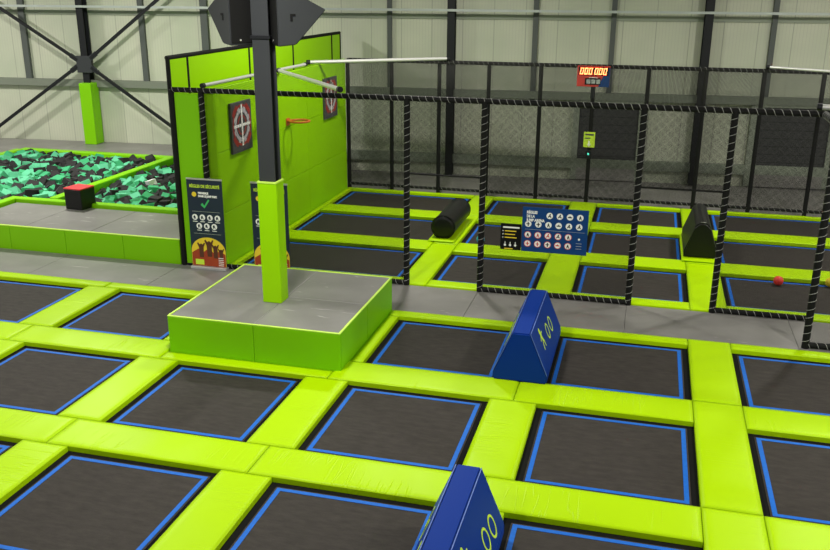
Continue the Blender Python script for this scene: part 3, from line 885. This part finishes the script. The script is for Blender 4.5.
add(iw, 'end_panel', bx(-7.47, WX, 13.99, 14.02, .02, 3.2, bev=.004), M['lime_paint'])
def target(y0, y1, z0, z1, label):
    t = thing('target', label, 'target', (WX+.0, (y0+y1)/2, (z0+z1)/2), 0, 'targets on the lime wall')
    w, h = (y1-y0)/2, (z1-z0)/2
    link('plate', bx(.001, .05, -w, w, -h, h, bev=.006), M['grey_print'], t)
    AT = ((0, -1, 0), (0, 0, 1), (1, 0, 0)); AT = ((0, 1, 0), (0, 0, 1), (1, 0, 0))
    c = (.05, 0, .03)
    bm = bmesh.new(); ring(bm, c, .36, .045, AT, th=.003)
    for k in range(4):
        a = k*math.pi/2+math.pi/4
        ring(bm, c, .41, .05, AT, th=.003, n=8, a0=a-.3, a1=a+.3)
    ring(bm, c, .17, .03, AT, th=.003, n=20); link('red_ring', bm, M['target_red'], t)
    bm = bmesh.new(); ring(bm, c, .27, .07, AT, th=.004)
    for k in range(8):
        a = k*math.pi/4+.39
        ring(bm, c, .32, .04, AT, th=.003, n=6, a0=a-.14, a1=a+.14)
    link('grey_ring', bm, M['target_white'], t)
    bm = bmesh.new(); rect(bm, -.026, .026, -.38, .38, (.055, 0, .03), AT, .003); rect(bm, -.34, .34, -.026, .026, (.055, 0, .03), AT, .0035)
    disc(bm, (.058, 0, .03), .03, AT, 12, .004)
    link('white_crosshair', bm, M['white'], t)
target(14.52, 15.36, 2.03, 2.95, 'dark square target with red ring and white crosshair, the nearer one')
target(19.30, 20.17, 2.00, 2.93, 'dark square target with red ring, the farther one near the cage corner')
# basketball hoop
t = thing('basketball_hoop', 'orange basketball hoop jutting from the lime target wall', 'basketball hoop', (WX, 17.2, 2.28))
bm = bmesh.new()
NS = 28; rr = .21
pts = [Vector((.27+rr*math.cos(2*math.pi*i/NS), rr*math.sin(2*math.pi*i/NS), 0)) for i in range(NS)]
for i in range(NS): tube(bm, pts[i], pts[(i+1) % NS], .022, 8)
link('ring', bm, M['orange'], t)
bm = bmesh.new(); box(bm, .001, .02, -.09, .09, -.10, .05); obox(bm, (.01, -.06, -.0), (.12, -.05, -.0), .02, .035); obox(bm, (.01, .06, 0), (.12, .05, 0), .02, .035); box(bm, .02, .1, -.06, .06, -.02, .0)
link('bracket', bm, M['orange'], t)

# ------------------------------------------------------------------ roll-up banners
def banner(x0, label):
    t = thing('rollup_banner', label, 'banner', (x0+.345, 13.84, .035), 0, 'roll-up rule banners')
    w = .345; H = 1.66
    link('sheet', bx(-w, w, -.004, .004, .04, H), M['navy'], t)
    bm = bmesh.new(); box(bm, -w-.01, w+.01, -.07, .05, 0, .055, bev=.01, seg=2); link('base', bm, M['alu'], t)
    bm = bmesh.new(); box(bm, -w-.004, w+.004, -.012, .012, H-.005, H+.025, bev=.004); link('top_bar', bm, M['alu'], t)
    bm = bmesh.new(); tube(bm, (0, .03, .05), (0, .03, H), .01, 8); link('support_pole', bm, M['alu'], t)
    F0 = -.005
    text('heading', 'RÈGLES DE SÉCURITÉ', .075, (-.29, F0, 1.515), AX, M['lime_print'], t, bold=.002, width=.58)
    bm = bmesh.new(); disc(bm, (-.21, F0, 1.39), .045, AX, 20, .003)
    link('yellow_dot', bm, M['yellow'], t)
    text('subheading', 'BIENVENUE', .05, (-.13, F0, 1.40), AX, M['white'], t, bold=.003, width=.2)
    text('subheading', 'DANS LE JUMP PARK', .05, (-.13, F0, 1.345), AX, M['white'], t, bold=.003, width=.37)
    bm = bmesh.new(); poly(bm, [(-.09, .0), (-.06, .04), (-.02, -.01), (.06, .11), (.085, .09), (-.02, -.06)], (.0, F0, 1.20), AX, .003)
    link('check_mark', bm, M['green_print'], t)
    for z in (1.0775, .6675):
        bm = bmesh.new(); rect(bm, -.27, .27, -.0025, .0025, (0, F0, z), AX, .002); link('dividing_line', bm, M['alu'], t)
    for x, z in [(-.225+k*.148, .97) for k in range(4)] + [(-.15+k*.148, .81) for k in range(3)]:
        bm = bmesh.new(); disc(bm, (x, F0, z), .055, AX, 22, .003); pd = link('pictogram', bm, M['white'], t)
        bm = bmesh.new(); poly(bm, [(-.02, -.035), (-.008, -.035), (.002, -.005), (.012, -.035), (.024, -.035), (.010, .012), (.0, .035), (-.028, .012)], (x, F0-.003, z), AX, .002)
        link('pictogram_figure', bm, M['navy'], pd)
        bm = bmesh.new(); rect(bm, -.045, .045, -.008, .004, (x, F0, z-.078), AX, .002); link('caption', bm, M['white'], t)
    # round photo print at the bottom: yellow sky, orange crowd
    bm = bmesh.new(); n = 30; pts = []
    for i in range(n+1):
        a = math.pi*i/n; pts.append((w*.98*math.cos(a), .34+.26*math.sin(a)))
    pts += [(-w*.98, .06), (w*.98, .06)]
    poly(bm, pts, (0, F0, 0), AX, .002); link('photo_print', bm, M['yellow'], t)
    bm = bmesh.new()
    poly(bm, [(-.33, .06), (.33, .06), (.33, .30), (.22, .36), (.12, .30), (.0, .40), (-.1, .32), (-.2, .38), (-.33, .30)], (0, F0-.002, 0), AX, .002)
    link('orange_print', bm, M['orange_print'], t)
    bm = bmesh.new()
    for (x, z, s) in ((-.14, .36, 1), (.02, .40, 1.15), (.14, .35, .95), (.25, .30, .8)):
        disc(bm, (x, F0-.004, z+.09*s), .028*s, AX, 12, .002)
        poly(bm, [(x-.04*s, z-.14*s), (x+.04*s, z-.14*s), (x+.045*s, z+.05*s), (x+.08*s, z+.13*s), (x+.06*s, z+.14*s), (x, z+.06*s), (x-.06*s, z+.14*s), (x-.08*s, z+.12*s), (x-.045*s, z+.04*s)], (0, F0-.004, 0), AX, .002)
    link('crowd_print', bm, M['photo_print'], t)
    bm = bmesh.new(); rect(bm, -.27, -.10, .08, .18, (0, F0-.006, 0), AX, .002); link('logo_patch', bm, M['lime_print'], t)
    bm = bmesh.new()
    for k in range(5): rect(bm, .19, .29, .08+.035*k, .092+.035*k, (0, F0-.006, 0), AX, .002)
    link('fine_print', bm, M['white'], t)
banner(-7.86, 'full roll-up banner with safety rules before the lime wall end')
banner(-6.62, 'roll-up banner with safety rules mostly hidden behind the lime column foot')

# ------------------------------------------------------------------ left deck with foam pit
DZ = .50
DK = thing('foam_pit_deck', 'grey-topped raised deck with lime front left of the banners', 'deck', (-12, 14.0, 0))
xs_ = [-16.85, -15.6, -14.35, -13.1, -11.88, -10.637, -9.383, -8.19]
for a, b_ in zip(xs_[:-1], xs_[1:]):
    add(DK, 'front_panel', bx(a+.002, b_-.002, 14.0, 14.04, .0, DZ-.012, bev=.008), M['lime'])
bm = bmesh.new(); box(bm, xs_[0], -8.19, 13.995, 14.03, DZ-.014, DZ+.006, bev=.004); add(DK, 'edge_piping', bm, M['lime_edge'])
def decktop(x0, x1, y0, y1): add(DK, 'top_mat', bx(x0+.003, x1-.003, y0+.003, y1-.003, DZ-.05, DZ, bev=.006), M['deck'])
tx = [-13.0, -11.56, -10.1, -8.19]
for a, b_ in zip(tx[:-1], tx[1:]): decktop(a, b_, 14.03, 15.66)
# beyond the pit, to the building wall, and the strip right of the pit
tx = [-26, -22, -18.5, -15.9, -12.3, -8.19]
def wy(x): return 24.08+.077*x
for a, b_ in zip(tx[:-1], tx[1:]):
    bm = bmesh.new()
    q = [(a+.003, 21.08), (b_-.003, 21.08), (b_-.003, wy(b_)-.01), (a+.003, wy(a)-.01)]
    lo = [bm.verts.new((x, y, DZ-.05)) for x, y in q]; hi = [bm.verts.new((x, y, DZ)) for x, y in q]
    bm.faces.new(lo[::-1]); bm.faces.new(hi)
    for i in range(4): bm.faces.new((lo[i], lo[(i+1) % 4], hi[(i+1) % 4], hi[i]))
    add(DK, 'top_mat', bm, M['deck'])
decktop(-26, -17.08, 13.0, 21.08)
decktop(-9.04, -8.19, 15.66, 21.05)
add(DK, 'core', bx(-13.0, -8.2, 14.04, 15.66, -.02, DZ-.051), M['black'])
# pit rim
def rimbeam(name, label, x0, x1, y0, y1, z0, z1):
    o = link(name, bx(x0, x1, y0, y1, z0, z1, bev=.03, seg=3), M['lime'])
    tag(o, label, 'padded beam', 'lime padded beams round the foam pit')
PXL, PXR, PYF, PYB = -16.95, -9.05, 15.70, 20.95
rimbeam('pit_beam', 'lime padded beam along the near edge of the foam pit', -13.07, PXR, PYF, PYF+.2, .36, .58)
rimbeam('pit_beam', 'lime padded beam along the far edge of the foam pit', PXL, PXR, PYB-.1, PYB+.12, .36, .58)
rimbeam('pit_beam', 'lime padded beam running back along the foam pit’s left edge', PXL-.12, PXL+.12, 14.0, PYB-.1, .36, .58)
rimbeam('pit_beam', 'short lime padded beam at the left photo edge running toward the viewer', -13.27, -13.07, 14.05, PYF+.2, .36, .58)
rimbeam('pit_beam', 'lime padded beam dividing the foam pit, behind the red-topped cube', -12.36, -12.14, PYF+.2, PYB-.1, .30, .60)
rimbeam('pit_beam', 'lime padded beam along the foam pit’s right end by the tall wall', PXR-.2, PXR, PYF+.2, PYB-.1, .36, .58)
# box with red lid
t = thing('padded_cube', 'black padded cube with a red top on the deck by the foam pit', 'gym cube', (-11.39, 15.69, DZ+.005), R(0))
h = .44
link('body', bx(-.215, .215, -.215, .215, 0, h-.02, bev=.015, seg=2), M['black_vinyl'], t)
link('red_top', bx(-.22, .22, -.22, .22, h-.02, h+.01, bev=.012, seg=2), M['red'], t)
t.rotation_euler = (0, 0, R(-7)); t.location = (-11.40, 15.70-.05, DZ)

# foam cubes
rnd = random.Random(11)
def cube_mesh(k):
    bm = bmesh.new(); s = .25*(.85+.3*rnd.random())
    bmesh.ops.create_cube(bm, size=s)
    for v in bm.verts: v.co += Vector([rnd.uniform(-.018, .018) for _ in range(3)])
    bmesh.ops.bevel(bm, geom=bm.edges[:], offset=.008, segments=1, affect='EDGES')
    me = bpy.data.meshes.new('foam_cube'); bm.to_mesh(me); bm.free(); return me
kinds = {'green': M['foam_green'], 'mint': M['foam_mint'], 'black': M['foam_black'], 'white': M['foam_white']}
protos = {}
for k, mm in kinds.items():
    protos[k] = []
    for i in range(4):
        me = cube_mesh(i); me.materials.append(mm); protos[k].append(me)
cubes = []
def scatter(x0, x1, y0, y1, base, slope):
    x = x0
    st = .19
    while x < x1:
        y = y0
        while y < y1:
            px, py = x+rnd.uniform(-.07, .07), y+rnd.uniform(-.07, .07)
            z = base+slope(px, py)+rnd.uniform(-.09, .08)
            if in_frame([(px, py, z)], 6):
                r_ = rnd.random()
                n_ = math.sin(px*2.3+py*1.1)+math.sin(px*1.2-py*2.6+1)
                r_ -= n_*.10
                k = 'black' if r_ < .54 else ('green' if r_ < .78 else 'mint')
                cubes.append((px, py, z, k))
            y += st
        x += st
def sl(px, py): return .035*math.sin(px*1.7)*math.cos(py*1.9)
scatter(-16.75, -12.45, 14.1, 20.78, .40, sl)
CL = [c for c in cubes if not (c[0] > -13.36 and c[1] < 15.98)]
cubes = CL[:]; nl = len(cubes)
scatter(-12.05, -9.3, 15.98, 20.78, .34, sl)
def hidden(c):
    u, v = project(*c[:3])
    # behind the tall wall or behind the black cube
    return u > 171+(v-57)*.066+6 or (70 < u < 93 and 190 < v)
cubes = [c for c in cubes if not hidden(c)]
cubes.sort(key=lambda c: c[1])
near = cubes[:0]
by = {'black': [c for c in cubes if c[3] == 'black'], 'col': [c for c in cubes if c[3] != 'black']}
single = cubes[:299]
rest_b, rest_c = cubes[299:], []
def place(c):
    px, py, z, k = c
    o = bpy.data.objects.new('foam_cube', rnd.choice(protos[k])); COL.objects.link(o)
    o.location = (px, py, z); o.rotation_euler = [rnd.uniform(0, 3.1) for _ in range(3)]
    s = rnd.uniform(.9, 1.1); o.scale = (s, s*rnd.uniform(.8, 1), s*rnd.uniform(.7, 1))
    left = px < -12.25
    side_ = 'left, larger' if left else 'right, smaller'
    if k == 'black': tag(o, 'black foam cube lying in the %s part of the foam pit' % side_, 'foam cube', 'black foam cubes, %s pit' % ('left' if left else 'right'))
    elif k == 'white': tag(o, 'torn white foam piece among the cubes in the right part of the pit', 'foam cube')
    elif k == 'green': tag(o, 'green foam cube lying in the %s part of the foam pit' % side_, 'foam cube', 'green foam cubes, %s pit' % ('left' if left else 'right'))
    else: tag(o, 'pale mint foam cube lying in the %s part of the foam pit' % side_, 'foam cube', 'mint foam cubes, %s pit' % ('left' if left else 'right'))
for c in single: place(c)
place((-11.2, 18.1, .50, 'white'))
def rest(cs, label):
    if not cs: return
    bm = bmesh.new(); slots = [M['foam_green'], M['foam_mint'], M['foam_black']]
    idx = {'green': 0, 'mint': 1, 'black': 2}
    for px, py, z, k in cs:
        s = .24*rnd.uniform(.85, 1.1)
        from mathutils import Euler
        mm = Matrix.Translation((px, py, z)) @ Euler([rnd.uniform(0, 3.1) for _ in range(3)]).to_matrix().to_4x4() @ Matrix.Diagonal((s, s*.9, s*.85, 1))
        r_ = bmesh.ops.create_cube(bm, size=1, matrix=mm)
        for f in {f for v in r_['verts'] for f in v.link_faces}: f.material_index = idx[k]
    o = link('foam_cubes', bm, slots); tag(o, label, 'foam cubes', kind='stuff')
rest(rest_b, 'distant green and black foam cubes heaped at the far side of the pit')
rest(rest_c, 'distant green foam cubes heaped at the far side of the pit')
o = link('foam_bed', bx(PXL+.12, -12.36, 14.05, PYB-.1, -.02, .30), M['foam_black']); tag(o, 'dark foam bed under the left part of the foam pit', 'foam', kind='stuff')
o = link('foam_bed', bx(-12.14, PXR-.2, PYF+.2, PYB-.1, -.02, .24), M['foam_black']); tag(o, 'dark foam bed under the right part of the foam pit', 'foam', kind='stuff')

# ------------------------------------------------------------------ building wall (slightly turned)
WA = math.atan(.077)
WM = Matrix.Translation((0, 24.1, 0)) @ Matrix.Rotation(WA, 4, 'Z')     # local x along wall, local -y toward the camera
def wall_obj(name, bm, m_, label=None):
    o = link(name, bm, m_); o.matrix_world = WM
    struct(o, label); return o
wall_obj('wall_back', bx(-28, 12, 0, .2, -.1, 8.2), M['wall'])
tn = [0]
def trim(bm, m_, label):
    tn[0] += 1; return wall_obj('trim_%d' % tn[0], bm, m_, label)
trim(bx(-28, 12, -.42, -.34, 4.34, 4.40), M['girt'], 'pale steel rail high on the back wall')
trim(bx(-28, 12, -.04, -.0, 4.14, 4.26), M['girt_dark'], 'painted shadow strip of the high rail on the back wall')  # soft greenish shadow under the high rail, put in as a coloured strip
trim(bx(-28, 12, -.16, -.0, 2.12, 2.32), M['girt_mid'], 'grey-green girt across the middle of the back wall')
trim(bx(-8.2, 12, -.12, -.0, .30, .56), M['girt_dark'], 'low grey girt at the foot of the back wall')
trim(bx(-28, 12, -.42, -.34, 6.6, 6.7), M['girt'], 'upper rail above the photo')
for s0, s1, w_ in ((-17.9, -17.72, 'left of the braced column'), (-14.18, -14.02, 'right of the braced column'), (-12.32, -12.12, 'left of the column’s loudspeakers'),
               (-10.2, -10.05, 'behind the loudspeakers'), (-7.0, -6.88, 'above the farther target'), (-3.12, -2.98, 'centre of the back wall'), (-1.13, -1.0, 'above the scoreboard'), (2.79, 2.92, 'near the right edge')):
    z0 = 2.32 if s0 < -8 else 2.0
    trim(bx(s0, s1, -.10, -.0, z0, 8), M['girt_v'], 'grey vertical mullion on the back wall, %s' % w_)
def wcol(s, label, z0=0):
    t = thing('wall_column', label, 'column'); t.matrix_world = WM @ Matrix.Translation((s, -.22, z0))
    bm = bmesh.new(); box(bm, -.10, .10, -.13, -.11, 0, 8-z0); box(bm, -.10, .10, .11, .13, 0, 8-z0); box(bm, -.012, .012, -.11, .11, 0, 8-z0)
    link('shaft', bm, M['black_steel'], t); return t
wcol(-5.24, 'dark steel wall column behind the cage’s left opening')
wcol(1.25, 'dark steel wall column behind the cage’s right opening')
t = wcol(-15.82, 'dark steel wall column with lime padded foot between crossed braces', .5)
bm = bmesh.new(); box(bm, -.17, .20, -.30, -.15, 0, 1.76, bev=.015, seg=2); box(bm, -.17, .20, -.15, .14, 0, 1.76, bev=.015)
link('column_padding', bm, M['lime'], t)
link('joint_plate', bx(-.22, .24, -.20, -.14, 2.05, 2.52, bev=.005), M['dark_steel'], t)
def brace(a, b_, label):
    t = thing('diagonal_brace', label, 'brace', (0, 0, 0)); t.matrix_world = WM @ Matrix.Translation((a[0], -.40, a[1]))
    bm = bmesh.new(); obox(bm, (0, 0, 0), (b_[0]-a[0], 0, b_[1]-a[1]), .06, .085)
    link('bar', bm, M['black_steel'], t)
    d = Vector((b_[0]-a[0], 0, b_[1]-a[1])).normalized(); e = Vector((b_[0]-a[0], 0, b_[1]-a[1]))
    link('end_plate', obox(bmesh.new(), e-d*.25, e+d*.02, .02, .14), M['dark_steel'], t)
brace((-18.9, 4.72), (-16.0, 2.90), 'upper left arm of the dark crossed brace')
brace((-12.3, 5.38), (-15.6, 2.95), 'upper right arm of the dark crossed brace')
brace((-19.6, .40), (-16.03, 2.72), 'lower left arm of the dark crossed brace')
brace((-12.5, .55), (-15.6, 2.70), 'lower right arm of the dark crossed brace')
# shutters
def shutter(n, s0, s1):
    o = wall_obj('door_%d' % n, bx(s0, s1, -.07, -.0, .36, 2.06), M['shutter'])
    f = link('door_frame', None or (lambda bm: (box(bm, s0-.16, s0, -.13, 0, 0, 2.2), box(bm, s1, s1+.16, -.13, 0, 0, 2.2), box(bm, s0-.16, s1+.16, -.13, 0, 2.06, 2.2), bm)[-1])(bmesh.new()), M['girt_dark'], o)
    f = link('bottom_bar', bx(s0, s1, -.11, -.07, .32, .38), M['girt'], o)
    f = link('dock_sill', bx(s0, s1, -.13, -.0, .0, .32), M['concrete'], o)
    return o
shutter(1, -1.78, -.24); shutter(2, 2.72, 4.50)
# other walls and roof, outside the photo
o = link('wall_left', bx(-28.2, -28, -4, 22.5, -.1, 8.2), M['wall']); struct(o)
o = link('wall_right', bx(12, 12.2, -4, 25, -.1, 8.2), M['wall']); struct(o)
o = link('ceiling', bx(-28, 12, -4, 25, 8.2, 8.35), M['ceiling']); struct(o)

# ------------------------------------------------------------------ lights
def lamp(x, y, z, p, size=.6, col=(1, .97, .90)):
    l = bpy.data.lights.new('high_bay', 'AREA'); l.shape = 'DISK'; l.size = size; l.energy = p; l.color = col
    o = bpy.data.objects.new('high_bay', l); COL.objects.link(o); o.location = (x, y, z)
for x in (-21, -13, -4.5, 4.5, 10.5):
    for y, p_ in ((1, 170), (8.5, 330), (17.5, 400)):
        lamp(x, y, 6.6, p_*(1.45 if x < -12 and y > 9 else 1))
w = bpy.data.worlds.new('world'); S.world = w; w.use_nodes = True
w.node_tree.nodes['Background'].inputs[0].default_value = (.9, .95, 1, 1)
w.node_tree.nodes['Background'].inputs[1].default_value = .25
